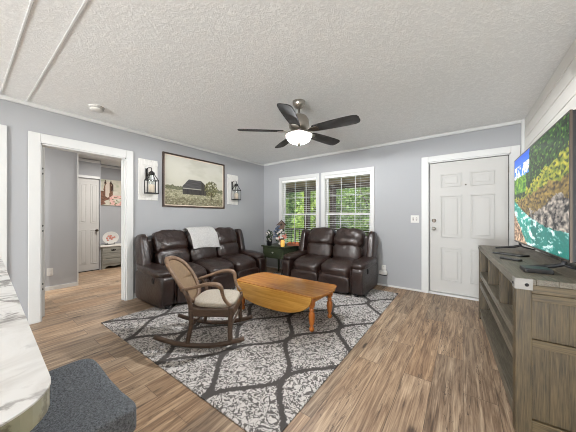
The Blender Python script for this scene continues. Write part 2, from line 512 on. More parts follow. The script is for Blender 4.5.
# ------------------------------------------------------------------ the room
XL, XR, YB, ZC, YR = -3.85, .64, 4.30, 2.44, -6.8
WT = .12
struct(B('floor', 'floor', None, (-7.3, XR+WT, YR-WT, YB+WT, -.10, 0)), 'brown wood-look plank floor', 'floor')
struct(B('ceiling', 'ceiling', None, (-7.3, XR+WT, YR-WT, YB+WT, ZC, ZC+.12)), 'white textured ceiling', 'ceiling')
DY0, DY1, DZ = .54, 1.395, 2.015
struct(B('wall_left', 'wall', None, (XL-WT, XL, YR, DY0, 0, ZC), (XL-WT, XL, DY1, YB, 0, ZC), (XL-WT, XL, DY0, DY1, DZ, ZC)), 'grey blue wall with the doorway', 'wall')
W = [(-3.32, -2.415), (-2.24, -1.315)]; WZ0, WZ1 = .56, 2.005
FX0, FX1, FZ = -.44, .512, 2.03
bw = MB()
xs = [XL-WT, W[0][0], W[0][1], W[1][0], W[1][1], FX0, FX1, XR+WT]
for a, b in ((0, 1), (2, 3), (4, 5), (6, 7)): bw.box(xs[a], xs[b], YB, YB+WT, 0, ZC)
for a, b in W: bw.box(a, b, YB, YB+WT, 0, WZ0); bw.box(a, b, YB, YB+WT, WZ1, ZC)
bw.box(FX0, FX1, YB, YB+WT, FZ, ZC)
struct(bw.build('wall_back', 'wall'), 'grey blue wall with two windows and front door', 'wall')
# plank wall on the right: each board stands 6 mm proud of the grooves
rw = MB(); rw.box(XR+.012, XR+WT, YR, YB, 0, ZC)
z = ZC
while z > 0:
    z0 = max(0, z-.1285); rw.box(XR, XR+.02, YR, YB, z0+.004, z); z -= .1325
struct(rw.build('wall_right', 'shiplap', bevel=.0015, seg=1), 'white horizontal plank wall', 'wall')
struct(B('wall_rear', 'wall', None, (XL-WT, XR+WT, YR-WT, YR, 0, ZC)))
# hallway and bedroom beyond the doorway
struct(B('wall_hall', 'wall', None, (-5.50, -5.385, -.6, 1.205, 0, ZC)), 'short grey wall seen through the doorway', 'wall')
struct(B('wall_hall_end', 'wall', None, (-7.3, XL-WT, -.72, -.6, 0, ZC)))
struct(B('wall_bedroom', 'wall', None, (-6.67, -6.55, -.6, 1.47, 0, ZC), (-6.67, -6.55, 1.47, 1.85, 2.03, ZC), (-7.08, -6.55, 1.85, 1.87, 0, ZC)), 'far grey wall beyond the doorway', 'wall')
struct(B('wall_bedroom_far', 'wall', None, (-7.08, -6.95, 1.87, 3.4, 0, ZC)), 'far grey wall behind the dresser', 'wall')
struct(B('wall_bedroom_side', 'wall', None, (-7.08, XL-WT, 3.4, 3.52, 0, ZC)))

struct(B('trim_crown_left', 'trim', None, (XL, XL+.022, YR, YB, ZC-.045, ZC), bevel=.006), 'white crown trim', 'trim')
struct(B('trim_crown_back', 'trim', None, (XL+.022, XR-.03, YB-.022, YB, ZC-.045, ZC), bevel=.006))
struct(B('trim_corner', 'trim', None, (XR-.032, XR, YB-.03, YB, 0, ZC), bevel=.004))
struct(B('trim_crown_bedroom', 'trim', None, (-6.55, -6.53, -.6, 1.85, ZC-.07, ZC-.02), (-6.95, -6.93, 1.87, 3.4, ZC-.07, ZC-.02)))
struct(B('trim_ceiling_seam_1', 'trim', None, (XL+.022, XR, .43, .445, ZC-.006, ZC), bevel=.002), 'white ceiling seam strip', 'trim')
struct(B('trim_ceiling_seam_2', 'trim', None, (XL+.022, XR, .245, .258, ZC-.006, ZC), bevel=.002))
bh = .075
struct(B('baseboard_left', 'trim', None, (XL, XL+.012, DY1+.10, YB, 0, bh), bevel=.003))
struct(B('baseboard_back', 'trim', None, (XL+.012, FX0-.09, YB-.012, YB, 0, .03), bevel=.003))
struct(B('baseboard_hall', 'trim', None, (-5.385, -5.373, -.6, 1.205, 0, .06), (-5.5, -5.373, 1.205, 1.217, 0, .06)))
struct(B('trim_hall_corner', 'trim', None, (-5.42, -5.373, 1.205, 1.219, .06, ZC)))
# doorway casing and jamb
cw = .095
struct(B('trim_doorway', 'trim', None, (XL, XL+.02, DY0-cw, DY0+.002, 0, DZ+cw+.012), (XL, XL+.02, DY1-.002, DY1+.085, 0, DZ+cw+.012), (XL, XL+.02, DY0+.002, DY1-.002, DZ-.002, DZ+cw+.012), bevel=.004), 'white casing around the doorway', 'trim')
jm = struct(B('trim_doorway_jamb', 'trim', None, (XL-WT-.01, XL+.001, DY0, DY0+.016, 0, DZ), (XL-WT-.01, XL+.001, DY1-.016, DY1, 0, DZ), (XL-WT-.01, XL+.001, DY0, DY1, DZ-.016, DZ), (XL-WT+.03, XL-.05, DY1-.028, DY1-.016, 0, DZ-.016)))
# the door itself, swung open into the hall: its hinge edge shows beside the casing
od = MB(); od.box(-.80, 0, -.018, .018, .01, 2.0); od = od.build('door_4', 'door', bevel=.002)
od.location = (XL-WT-.012, .578, 0); od.rotation_euler = (0, 0, math.radians(-3.5))
struct(od, 'white open door seen edge on at the doorway', 'door')
for z in (1.748, 1.688, 1.077, 1.017, .394, .333):
    MB().lathe([(.013, 0), (.012, .002), (.004, .003)], (0, -.004, z), 12, 'x').build('hinge_screw', 'dark', od)
k = MB(); k.lathe([(.024, 0), (.024, .008), (.012, .012), (.012, .035), (.027, .045), (.024, .06), (.004, .064)], (-.735, .018, .905), 16, 'y'); k.build('door_knob', 'pewter', od, True)
# second cased opening further along the left wall
struct(B('trim_closet', 'trim', None, (XL, XL+.02, .195, .296, 0, 2.13), (XL, XL+.02, -.75, -.655, 0, 2.13), (XL, XL+.02, -.655, .195, 2.03, 2.13), bevel=.004))
struct(B('door_3', 'door', None, (XL, XL+.008, -.655, .195, 0, 2.03)))

# ---- windows
def window(i, x0, x1):
    fr = MB(); y = YB+.075
    j = .014
    fr.box(x0, x0+j, YB, YB+WT, WZ0, WZ1); fr.box(x1-j, x1, YB, YB+WT, WZ0, WZ1); fr.box(x0, x1, YB, YB+WT, WZ1-j, WZ1); fr.box(x0, x1, YB, YB+WT, WZ0, WZ0+j)
    w = struct(fr.build('window_%d' % i, 'trim'), ['left', 'right'][i-1]+' white double hung window', 'window')
    zm = 1.235
    for nm, za, zb, yy in (('upper_sash', zm-.018, WZ1-j, y+.01), ('lower_sash', WZ0+j, zm+.02, y-.02)):
        t = .034; s_ = MB()
        s_.box(x0+j, x0+j+t, yy, yy+.028, za, zb); s_.box(x1-j-t, x1-j, yy, yy+.028, za, zb)
        s_.box(x0+j+t, x1-j-t, yy, yy+.028, za, za+t); s_.box(x0+j+t, x1-j-t, yy, yy+.028, zb-t, zb)
        # muntins
        xm = (x0+x1)/2; zz = (za+zb)/2
        for q in (-1, 1): s_.box(xm+q*.142-.006, xm+q*.142+.006, yy+.008, yy+.020, za+t, zb-t)
        s_.box(x0+j+t, x1-j-t, yy+.009, yy+.019, zz-.006, zz+.006)
        sa = s_.build(nm, 'trim', w)
        MB().box(x0+j+t, x1-j-t, yy+.012, yy+.016, za+t, zb-t).build('pane', 'glass', sa)
    c = .06
    cs = MB()
    cs.box(x0-c, x0+.004, YB-.018, YB, WZ0-c, WZ1+c); cs.box(x1-.004, x1+c, YB-.018, YB, WZ0-c, WZ1+c)
    cs.box(x0+.004, x1-.004, YB-.018, YB, WZ1-.004, WZ1+c); cs.box(x0+.004, x1-.004, YB-.018, YB, WZ0-c, WZ0+.004)
    cs.build('window_casing', 'trim', w, bevel=.003)
    # the blind
    side = ['left', 'right'][i-1]
    bl = thing('window_blind', ['open white slat blind in the left window above the corner table', 'open white slat blind in the right window behind the loveseat'][i-1], 'blind', ((x0+x1)/2, YB+.028, WZ0), 0, 'window blinds')
    hw = (x1-x0)/2-j-.004; top = WZ1-j-WZ0
    B('headrail', 'slat', bl, (-hw, hw, -.022, .022, top-.045, top-.001), bevel=.003)
    s_ = MB(); n = 31
    for k in range(n):
        z = .05+(top-.11)*k/(n-1)
        s_.box(-hw, hw, -.022, .022, -.0012, .0012, Matrix.Translation((0, 0, z)) @ Matrix.Rotation(math.radians(5), 4, 'X'))
    s_.build('slats', 'slat', bl)
    B('bottom_rail', 'slat', bl, (-hw, hw, -.022, .022, .016, .03), bevel=.002)
    for sx in (-.62, .62):
        MB().tube([(sx*hw, -.023, .03), (sx*hw, -.023, top-.045)], .0014, 6).build('ladder_cord', 'slat', bl)
    return w
window(1, *W[0]); window(2, *W[1])

# ---- front door
def six_panel(x0, x1, z0, z1, mb, y, dep=.014):
    """raised panels with moulding laid on the slab face at y (towards -y)"""
    w = x1-x0; cols = [(x0+.155*w, x0+.445*w), (x0+.555*w, x0+.845*w)]
    rows = [(.09, .345), (.425, .745), (.81, .91)]
    for a, b in cols:
        for p, q in rows:
            za, zb = z0+(z1-z0)*p, z0+(z1-z0)*q
            t = .016
            mb.box(a, b, y-dep, y, za, za+t); mb.box(a, b, y-dep, y, zb-t, zb); mb.box(a, a+t, y-dep, y, za+t, zb-t); mb.box(b-t, b, y-dep, y, za+t, zb-t)
            mb.box(a+.05, b-.05, y-dep*.7, y, za+.05, zb-.05)
dx0, dx1, dy = FX0+.022, FX1-.022, YB+.03
d = MB(); d.box(dx0, dx1, dy, dy+.04, .035, FZ-.025); six_panel(dx0, dx1, .035, FZ-.025, d, dy)
door = struct(d.build('door_1', 'door', bevel=.003), 'white six panel front door', 'door')
k = MB(); k.lathe([(.026, 0), (.026, -.008), (.012, -.012), (.012, -.035), (.024, -.04), (.028, -.052), (.022, -.064), (.0, -.066)][:-1]+[(.004, -.066)], (dx0+.055, dy, 1.0), 20, 'y'); k.build('door_knob', 'nickel', door, True)
k = MB(); k.lathe([(.029, 0), (.029, -.010), (.024, -.018), (.008, -.020)], (dx0+.055, dy, 1.125), 20, 'y'); k.box(dx0+.049, dx0+.061, dy-.032, dy-.018, 1.108, 1.142); k.build('deadbolt', 'pewter', door)
k = MB(); k.lathe([(.011, 0), (.011, -.006), (.006, -.008)], ((dx0+dx1)/2-.005, dy, 1.65), 14, 'y'); k.build('peephole', 'pewter', door)
for z in (.25, 1.05, 1.82):
    MB().tube([(dx1+.008, dy-.004, z-.045), (dx1+.008, dy-.004, z+.045)], .007, 8).build('hinge', 'pewter', door)
struct(B('trim_door_jamb', 'trim', None, (FX0, FX0+.016, YB, YB+WT, 0, FZ), (FX1-.016, FX1, YB, YB+WT, 0, FZ), (FX0, FX1, YB, YB+WT, FZ-.018, FZ)))
struct(B('trim_door_seal', 'dark', None, (FX0+.016, dx0+.004, dy+.012, dy+.05, .03, FZ-.018), (dx1-.004, FX1-.016, dy+.012, dy+.05, .03, FZ-.018), (FX0+.016, FX1-.016, dy+.012, dy+.05, FZ-.03, FZ-.018), (FX0+.016, FX1-.016, dy+.045, dy+.06, 0, FZ-.02)))
struct(B('trim_door_sill', 'trim', None, (FX0+.016, FX1-.016, YB-.012, YB+WT, 0, .03), bevel=.004))
struct(B('trim_front_door', 'trim', None, (FX0-.088, FX0+.003, YB-.02, YB, 0, FZ+.083), (FX1-.003, FX1+.088, YB-.02, YB, 0, FZ+.083), (FX0+.003, FX1-.003, YB-.02, YB, FZ-.003, FZ+.083), bevel=.004), 'white casing of the front door', 'trim')

# ---- bedroom door beyond
h2 = Matrix.Translation((-6.55, 0, 0)) @ Matrix.Rotation(PI/2, 4, 'Z')
d = MB(h2); d.box(1.475, 1.845, .03, .07, .015, 2.02)
for za, zb in ((.16, .9), (1.05, 1.9)):
    for a, b in ((1.50, 1.63), (1.69, 1.82)):
        t = .014
        for q in ((a, b, za, za+t), (a, b, zb-t, zb), (a, a+t, za+t, zb-t), (b-t, b, za+t, zb-t), (a+.035, b-.035, za+.035, zb-.035)): d.box(q[0], q[1], .022, .03, q[2], q[3])
d2 = struct(d.build('door_2', 'door', bevel=.002), 'narrow white panel door beyond the doorway', 'door')
k = MB(); k.lathe([(.024, 0), (.024, .008), (.012, .012), (.012, .035), (.027, .045), (.024, .06), (.004, .064)], (-6.58, 1.80, .885), 16, 'x'); k.build('door_knob', 'pewter', d2, True)
struct(B('trim_bedroom_gap_strip', 'dark', None, (-6.60, -6.56, 1.475, 1.85, 0, .016)))  # dark strip added under the door to shut out the light there
struct(B('trim_bedroom_door', 'trim', None, (-6.55, -6.535, 1.415, 1.475, 0, 2.075), (-6.55, -6.535, 1.475, 1.85, 2.02, 2.075)))

# ------------------------------------------------------------------ outdoors, seen through the windows
struct(B('ground_outside', 'grass', None, (-14, 8, YB+WT+1.95, 22, -.75, -.6)), 'lawn beyond the porch', 'ground')
struct(B('porch_deck', 'deck', None, (-7, 3, YB+WT, YB+WT+1.9, -.2, -.06)))
struct(MB().prism([(YB+WT, 2.42), (YB+2.1, 2.10), (YB+2.1, 2.18), (YB+WT, 2.5)], 'x', -7, 3).build('porch_ceiling', 'porchceil'))
pb = thing('porch_beam', 'dark timber beam with short rail blocks under the porch ceiling', 'beam', (0, YB+1.95, 0))
B('beam', 'porchwood', pb, (-7, 3, -.05, .05, 1.97, 2.10))
py_ = YB+1.95
for (x, lab) in ((-3.83, 'brown porch post seen through the left window'), (-2.98, 'brown porch post at the left edge of the right window'), (-.5, 'brown porch post in front of the door')):
    p = thing('porch_post', lab, 'post', (x, py_, -.06), 0, 'porch posts')
    B('shaft', 'porchwood', p, (-.08, .08, -.06, .06, 0, 2.03), bevel=.006)
    B('base_block', 'porchwood', p, (-.1, .1, -.08, .08, 0, .14), bevel=.006)
for (x0, x1, lab) in ((-6.9, -3.95, 'brown porch railing left of the porch posts'), (-2.86, -.62, 'brown porch railing seen low in the right window')):
    rl = thing('porch_railing', lab, 'railing', (0, py_, -.06), 0, 'porch railings')
    B('top_rail', 'porchwood', rl, (x0, x1, -.03, .03, .84, .89))
    B('bottom_rail', 'porchwood', rl, (x0, x1, -.025, .025, .1, .15))
    q = MB(); x = x0+.07
    while x < x1-.05: q.box(x-.012, x+.012, -.012, .012, .15, .84); x += .16
    q.build('balusters', 'porchwood', rl)

def foliage(mb, c, r, n, size, rng):
    for _ in range(n):
        while True:
            p = Vector((rng.uniform(-1, 1), rng.uniform(-1, 1), rng.uniform(-1, 1)))
            if .35 < p.length < 1: break
        p = Vector((p.x*r[0], p.y*r[1], p.z*r[2]))+Vector(c)
        a = rng.uniform(.6, 1.3)*size
        R = Euler((rng.uniform(-1, 1), rng.uniform(-1, 1), rng.uniform(0, 6.3))).to_matrix()
        vs = [mb.v(p+R @ Vector(q)) for q in ((-a, 0, 0), (-a*.2, -a*.45, .0), (a, 0, -a*.15), (-a*.2, a*.45, 0))]
        mb.bm.faces.new(vs)
def tree(loc, h, r, n, leaf, label, size=.1, trunk=.09, nm='leafy_tree', seed=1):
    rng = random.Random(seed)
    t = thing(nm, label, 'tree' if 'tree' in nm else 'bush', loc, 0, 'trees beyond the porch')
    m = MB()
    for k in range(6):
        foliage(m, (rng.uniform(-.5, .5)*r, rng.uniform(-.4, .4)*r, h*(.25+.12*k)), (r*rng.uniform(.55, .85),)*2+(h*.2,), n//6, size, rng)
    m.build('foliage', leaf, t)
    m = MB(); m.tube([(0, 0, 0), (.04, .02, h*.3), (-.03, 0, h*.65), (.02, 0, h*.9)], [trunk, trunk*.85, trunk*.6, trunk*.3], 10)
    for k in range(4):
        a = rng.uniform(0, 6.3); m.tube([(0, 0, h*(.35+.1*k)), (math.cos(a)*r*.55, math.sin(a)*r*.55, h*(.5+.1*k))], [trunk*.4, trunk*.15], 6)
    m.build('trunk', 'bark', t, True)
hg = thing('tall_hedge', 'dense dark green hedge behind the trees', 'hedge', (-7, 17, -.6))
m = MB(); rng = random.Random(5)
for k in range(14): foliage(m, (-7+1.1*k, 0, 2.2), (1.1, .9, 2.4), 900, .24, rng)
m.build('foliage', 'leafB', hg)
specs = [(-7.5, 9.0, 4.6, .86, 2600, 'leafA'), (-5.15, 9.0, 4.2, .86, 2600, 'leafA'), (-2.8, 9.0, 4.6, .86, 2600, 'leafB'),
         (-9.9, 12.6, 6.5, 1.24, 2600, 'leafB'), (-6.5, 12.6, 6.5, 1.24, 2600, 'leafA'), (-3.1, 12.6, 6.5, 1.24, 2600, 'leafB'), (-.4, 9.4, 4.8, .8, 1500, 'leafA')]
tl = ['bright leafy tree at far left of the left window view', 'sunlit bushy tree seen in the middle of the left window', 'deep green tree seen through the right window',
      'tall dark tree behind at far left outside', 'tall bright tree behind the sunlit bushy one', 'tall dark tree at the back of the right window view', 'leafy tree outside beyond the front door']
for i, (x, y, h, r, n, lf) in enumerate(specs): tree((x, y, -.6), h, r, n, lf, tl[i], .11 if h < 5 else .17, .09 if h < 5 else .14, 'leafy_tree', i+3)

# ------------------------------------------------------------------ rug
rug = tag(MB().box(-3.25, -.80, .93, 3.98, 0, .008).build('area_rug', 'rug', bevel=.003), 'large grey area rug with dark trellis pattern and scrollwork under the seating', 'rug')

# ------------------------------------------------------------------ reclining sofa and loveseat
def recliner(name, label, n, sw, loc, rz, cup_side, D=.86):
    root = thing(name, label, 'sofa', loc, rz)
    aw = .20; Wd = n*sw+2*aw; yf = -D/2
    B('base', 'leather', root, (-Wd/2+.06, Wd/2-.06, yf+.10, D/2-.06, .035, .30))
    B('back_shell', 'leather', root, (-Wd/2+.10, Wd/2-.10, D/2-.16, D/2-.03, .05, .86), bevel=.03)
    for sx in (-1, 1):
        cx = sx*(Wd/2-aw/2+.005)
        def panel(q, u):
            # front of the arm rises from a slightly tucked foot
            q.y += .035*max(0, -u.y)*max(0, -u.z)
            return q
        a = MB().cushion((cx, -.02, .232), (.088, D/2-.03, .205), 9, 14, .004, sx*3, (0, 0, 0), panel).build('arm', 'leather', root, True)
        MB().cushion((cx, -.045, .468), (.118, D/2-.075, .058), 3.6, 16, .014, sx*5+n, (math.radians(3), 0, 0)).build('arm_pad', 'leather', a, True)
        # seams on the front and side of the arm
        MB().tube([(cx-sx*.080, yf+.012, .07), (cx-sx*.082, yf+.0, .26), (cx-sx*.08, yf+.012, .43)], .005, 6).build('seam_piping', 'leather', a, True)
        MB().tube([(cx+sx*.080, yf+.012, .07), (cx+sx*.082, yf+.0, .26), (cx+sx*.08, yf+.012, .43)], .005, 6).build('seam_piping', 'leather', a, True)
        if sx == cup_side:
            MB().lathe([(.034, 0), (.034, sx*.008), (.028, sx*.012), (.024, sx*.004), (.004, sx*.003)], (cx+sx*.086, -.19, .36), 20, 'x', .8, 1.2).build('recliner_latch', 'black', a, True)
        MB().cushion((sx*(Wd/2-.075), .265, .655), (.062, .125, .285), 4, 12, .01, sx*7, (math.radians(-13), 0, 0)).build('back_wing', 'leather', root, True)
        for yy, z0 in ((yf+.09, .0085), (D/2-.12, .0)):
            MB().lathe([(.028, z0), (.032, .06)], (sx*(Wd/2-.12), yy, 0), 12).build('foot', 'black', root)
    for k in range(n):
        cx = (k-(n-1)/2)*sw
        def seat(q, u):
            q.z -= .035*max(0, -u.y)**2 - .018*(1-u.x*u.x)*(1-min(1, abs(u.y))**2)
            return q
        MB().cushion((cx, -.10, .362), (sw/2-.003, .318, .115), 4.5, 18, .011, k*11+n, (math.radians(4), 0, 0), seat).build('seat_cushion', 'leather', root, True)
        MB().cushion((cx, yf+.045, .165), (sw/2-.006, .045, .128), 5, 14, .006, k*13+n).build('footrest', 'leather', root, True)
        def lum(q, u):
            q.y -= .02*(1-u.x*u.x)
            return q
        MB().cushion((cx, .165, .565), (sw/2-.008, .10, .145), 3.6, 16, .010, k*17+n, (math.radians(-12), 0, 0), lum).build('lumbar_cushion', 'leather', root, True)
        def up(q, u):
            # fuller towards the lower edge, thinner at the top
            q.y -= .045*(1-u.x*u.x)*math.exp(-((u.z+.35)/.5)**2)
            q.y += .02*max(0, u.z)
            return q
        MB().cushion((cx, .245, .80), (sw/2-.004, .112, .185), 3.8, 20, .020, k*19+n*3, (math.radians(-15), 0, 0), up).build('headrest_cushion', 'leather', root, True)
    return root
sofa = recliner('reclining_sofa', 'dark brown leather three seat reclining sofa along the left wall under the barn painting', 3, .517, (-3.40, 2.435, 0), PI/2, -1)
love = recliner('reclining_loveseat', 'dark brown leather two seat reclining loveseat in front of the right window', 2, .535, (-1.885, 3.80, 0), 0, 1)

# white throw over the middle of the sofa back (sofa frame: x along, -y to the front)
prof = [(.365, .80), (.355, .90), (.335, .968), (.29, .997), (.235, .995), (.19, .965), (.145, .91), (.108, .84), (.086, .77), (.070, .70), (.062, .655)]
def throw(u, v):
    f = v*(len(prof)-1); i = min(int(f), len(prof)-2); t = f-i
    y = prof[i][0]*(1-t)+prof[i+1][0]*t; z = prof[i][1]*(1-t)+prof[i+1][1]*t
    x = -.262+.51*u + (.02 if v > .5 else 0)*(v-.5)*2
    e = abs(2*u-1)
    z -= .012*e**6 if .2 < v < .6 else 0
    w = .006*math.sin(u*17+v*3)*v + .006*nz(u*4, v*4, 2)
    if v > .9: z += .012*math.sin(u*5)
    return (x, y-.012+w, z+.012)
th = MB(); th.grid(28, 36, throw)
th = th.build('throw_blanket', 'throw', None, True, solid=.010, sub=1)
th.location = sofa.location; th.rotation_euler = sofa.rotation_euler
tag(th, 'pale grey white throw blanket draped over the sofa back', 'blanket')

# ------------------------------------------------------------------ rocking chair
def bez(pts, n=8):
    """smooth curve through points (Catmull-Rom)"""
    P = [Vector(p) for p in pts]; P = [P[0]*2-P[1]]+P+[P[-1]*2-P[-2]]; out = []
    for i in range(1, len(P)-2):
        for k in range(n):
            t = k/n; a, b, c, d = P[i-1:i+3]
            out.append(.5*((2*b)+(-a+c)*t+(2*a-5*b+4*c-d)*t*t+(-a+3*b-3*c+d)*t*t*t))
    out.append(P[-2]); return out
rk = thing('rocking_chair', 'antique walnut rocking chair with cane back and beige padded seat on the rug', 'chair', (-1.972, 1.508, .008), math.radians(126))
hw = .225
for sx in (-1, 1):
    R = 1.15
    pts = []
    for k in range(17):
        y = -.31+.80*k/16; a = y-.07
        pts.append((sx*(hw+.012), y, .022+R-math.sqrt(R*R-a*a)+ (.0)))
    MB().tube(pts, .021, 10, flat=(.85, 1)).build('runner', 'rock', rk, True)
    # front leg, curved, from runner up to the arm
    MB().tube(bez([(sx*(hw+.005), -.19, .05), (sx*hw, -.185, .16), (sx*(hw-.002), -.19, .30), (sx*hw, -.19, .36)]), .022, 10).build('front_leg', 'rock', rk, True)
    # rear leg continues as the post to the arm
    MB().tube(bez([(sx*(hw+.005), .20, .035), (sx*(hw-.01), .17, .2), (sx*(hw-.012), .175, .36), (sx*(hw+.0), .20, .46), (sx*(hw-.02), .235, .52)]), [.020]*33, 10).build('rear_leg', 'rock', rk, True)
    arm = bez([(sx*(hw-.03), .26, .505), (sx*(hw+.02), .13, .545), (sx*(hw+.04), .01, .578), (sx*(hw+.045), -.08, .575), (sx*(hw+.04), -.115, .545), (sx*(hw+.028), -.125, .49), (sx*(hw+.018), -.145, .43), (sx*(hw+.005), -.19, .375)])
    n = len(arm); rs = [.017+.008*math.exp(-((i/n-.45)/.2)**2) for i in range(n)]
    MB().tube(arm, rs, 10, flat=(1.15, .85)).build('armrest', 'rocktop', rk, True)
sf = MB()
sf.prism([(-hw-.005, -.215), (hw+.005, -.215), (hw-.012, .20), (-hw+.012, .20)], 'z', .268, .350)
sf.build('seat_frame', 'rock', rk, bevel=.012)
MB().cushion((0, -.012, .372), (hw-.012, .198, .036), 3.6, 16, .003, 2, (math.radians(2), 0, 0), lambda q, u: (q.x*(1-.06*u.y), q.y, q.z)).build('seat_cushion', 'seatfab', rk, True)
for yy, zz in ((-.18, .17), (.18, .17)):
    MB().tube([(-hw, yy, zz), (hw, yy, zz)], .010, 8).build('stretcher', 'rock', rk, True)
# back: rounded balloon frame, leaning
def bk(x, s):     # s = height along back
    lean = .64
    return (x, .150+s*lean+.06*(1-(x/.19)**2), .345+s)
loop = []
for k in range(40):
    t = 2*PI*k/40; cx, cs = math.cos(t), math.sin(t)
    hw_ = .170+.018*cs
    x = hw_*math.copysign(abs(cx)**.8, cx); s_ = .212+.205*math.copysign(abs(cs)**.85, cs)
    loop.append(bk(x, s_))
MB().tube(loop, .021, 10, close=True, flat=(1.2, .8)).build('back_frame', 'rocktop', rk, True)
def panel(u, v):
    t = 2*PI*u; cx, cs = math.cos(t), math.sin(t); hw_ = .163+.018*cs
    x = v*hw_*math.copysign(abs(cx)**.8, cx); s_ = .212+v*.195*math.copysign(abs(cs)**.85, cs)
    p = bk(x, s_); return (p[0], p[1]+.002, p[2])
MB().grid(40, 8, panel).build('cane_panel', 'cane', rk, True, solid=.006)

# ------------------------------------------------------------------ drop leaf coffee table
tb = thing('coffee_table', 'honey oak drop leaf coffee table with turned legs on the rug', 'table', (-1.758, 2.335, .008))
TH = .378
L2, Wt = .54, .275     # half length at the corners, half width
out = []
for k in range(13): a = -PI/2+PI*k/12; out.append((L2+.075*math.cos(a), Wt*math.sin(a)))
for k in range(13): a = PI/2+PI*k/12; out.append((-L2+.075*math.cos(a), Wt*math.sin(a)))
MB().prism(out, 'z', TH-.022, TH).build('tabletop', 'oak', tb, bevel=.006, seg=3)
lo = []
for k in range(25):
    t = PI+PI*k/24
    x = .55*math.copysign(abs(math.cos(t))**.80, math.cos(t)); lo.append((x, TH-.012+.215*math.copysign(abs(math.sin(t))**.9, math.sin(t))))
for sy in (-1, 1):
    T = Matrix.Translation((0, sy*(Wt+.003), TH-.012)) @ Matrix.Rotation(math.radians(7*sy), 4, 'X') @ Matrix.Translation((0, 0, -(TH-.012)))
    m = MB(T); m.prism(lo, 'y', -.009, .009); m.build('drop_leaf', 'oak_leaf', tb, bevel=.004)
B('apron', 'oak', tb, (-.50, .50, -.215, -.195, TH-.095, TH-.022), (-.50, .50, .195, .215, TH-.095, TH-.022), (-.51, -.49, -.2, .2, TH-.095, TH-.022), (.49, .51, -.2, .2, TH-.095, TH-.022))
lp = [(.013, 0), (.019, .012), (.022, .03), (.014, .05), (.012, .06), (.02, .075), (.023, .10), (.027, .15), (.024, .19), (.014, .205), (.021, .215), (.021, .228), (.013, .238), (.026, .258), (.03, .275), (.03, TH-.022)]
for sx in (-1, 1):
    for sy in (-1, 1): MB().lathe([(q[0]*1.25, q[1]) for q in lp], (sx*.505, sy*.205, 0), 18).build('leg', 'oak_leg', tb, True)

# ------------------------------------------------------------------ ceiling fan
fan = thing('ceiling_fan', 'five blade ceiling fan with dark blades and nickel motor hanging from the ceiling', 'ceiling fan', (-1.45, 2.19, ZC))
MB().lathe([(.068, 0), (.066, -.03), (.05, -.06), (.024, -.075), (.014, -.078)], (0, 0, 0), 28).build('canopy', 'nickel', fan, True)
MB().lathe([(.012, -.07), (.012, -.17)], (0, 0, 0), 14).build('downrod', 'nickel', fan, True)
MB().lathe([(.02, -.13), (.045, -.145), (.085, -.165), (.108, -.20), (.112, -.25), (.108, -.285), (.085, -.31), (.07, -.318)], (0, 0, 0), 32).build('motor_housing', 'nickel', fan, True)
MB().lathe([(.062, -.315), (.066, -.335), (.064, -.36), (.055, -.365)], (0, 0, 0), 28).build('switch_housing', 'nickel', fan, True)
for k in range(5):
    a = math.radians(76.1+72*k)
    T = Matrix.Rotation(a, 4, 'Z') @ Matrix.Translation((0, 0, -.325)) @ Matrix.Rotation(math.radians(-13), 4, 'X')
    pl = [(.17, -.048), (.20, -.056), (.36, -.068), (.52, -.073), (.61, -.070), (.645, -.058), (.66, -.03), (.66, .03), (.645, .058), (.61, .070), (.52, .073), (.36, .068), (.20, .056), (.17, .048)]
    bl = MB(T).prism(pl, 'z', -.004, .004).build('blade', 'blade', fan, bevel=.002)
    m = MB(T)
    m.prism([(.07, -.018), (.12, -.013), (.16, -.036), (.215, -.042), (.235, -.02), (.235, .02), (.215, .042), (.16, .036), (.12, .013), (.07, .018)], 'z', -.012, -.005)
    m.build('blade_iron', 'nickel', bl, bevel=.002)
MB().lathe([(.06, -.364), (.125, -.366), (.137, -.372), (.134, -.395), (.115, -.425), (.08, -.447), (.03, -.456), (.008, -.457)], (0, 0, 0), 32).build('light_bowl', 'bowl', fan, True)
MB().lathe([(.06, -.352), (.148, -.357), (.151, -.370), (.147, -.370), (.144, -.361), (.06, -.361)], (0, 0, 0), 32).build('bulb_shield', 'nickel', fan, True)  # added pan, shaped to keep bulb light off the blades and ceiling
bulb = light('fan_bulb', 'POINT', (0, 0, -.3795), (0, 0, 0), 275, (.97, .985, 1.0), shadow_soft_size=.012); bulb.parent = fan
MB().lathe([(.022, -.455), (.016, -.466), (.009, -.472), (.012, -.48), (.004, -.488)], (0, 0, 0), 16).build('finial', 'pewter', fan, True)

sd = thing('smoke_detector', 'round white smoke detector on the ceiling near the left wall', 'smoke detector', (-3.39, .93, ZC))
MB().lathe([(.074, 0), (.074, -.012), (.068, -.016)], (0, 0, 0), 28).build('base', 'plate', sd)
MB().lathe([(.062, -.016), (.062, -.022), (.066, -.026), (.06, -.042), (.04, -.048), (.006, -.049)], (0, 0, 0), 28).build('cover', 'plate', sd, True)

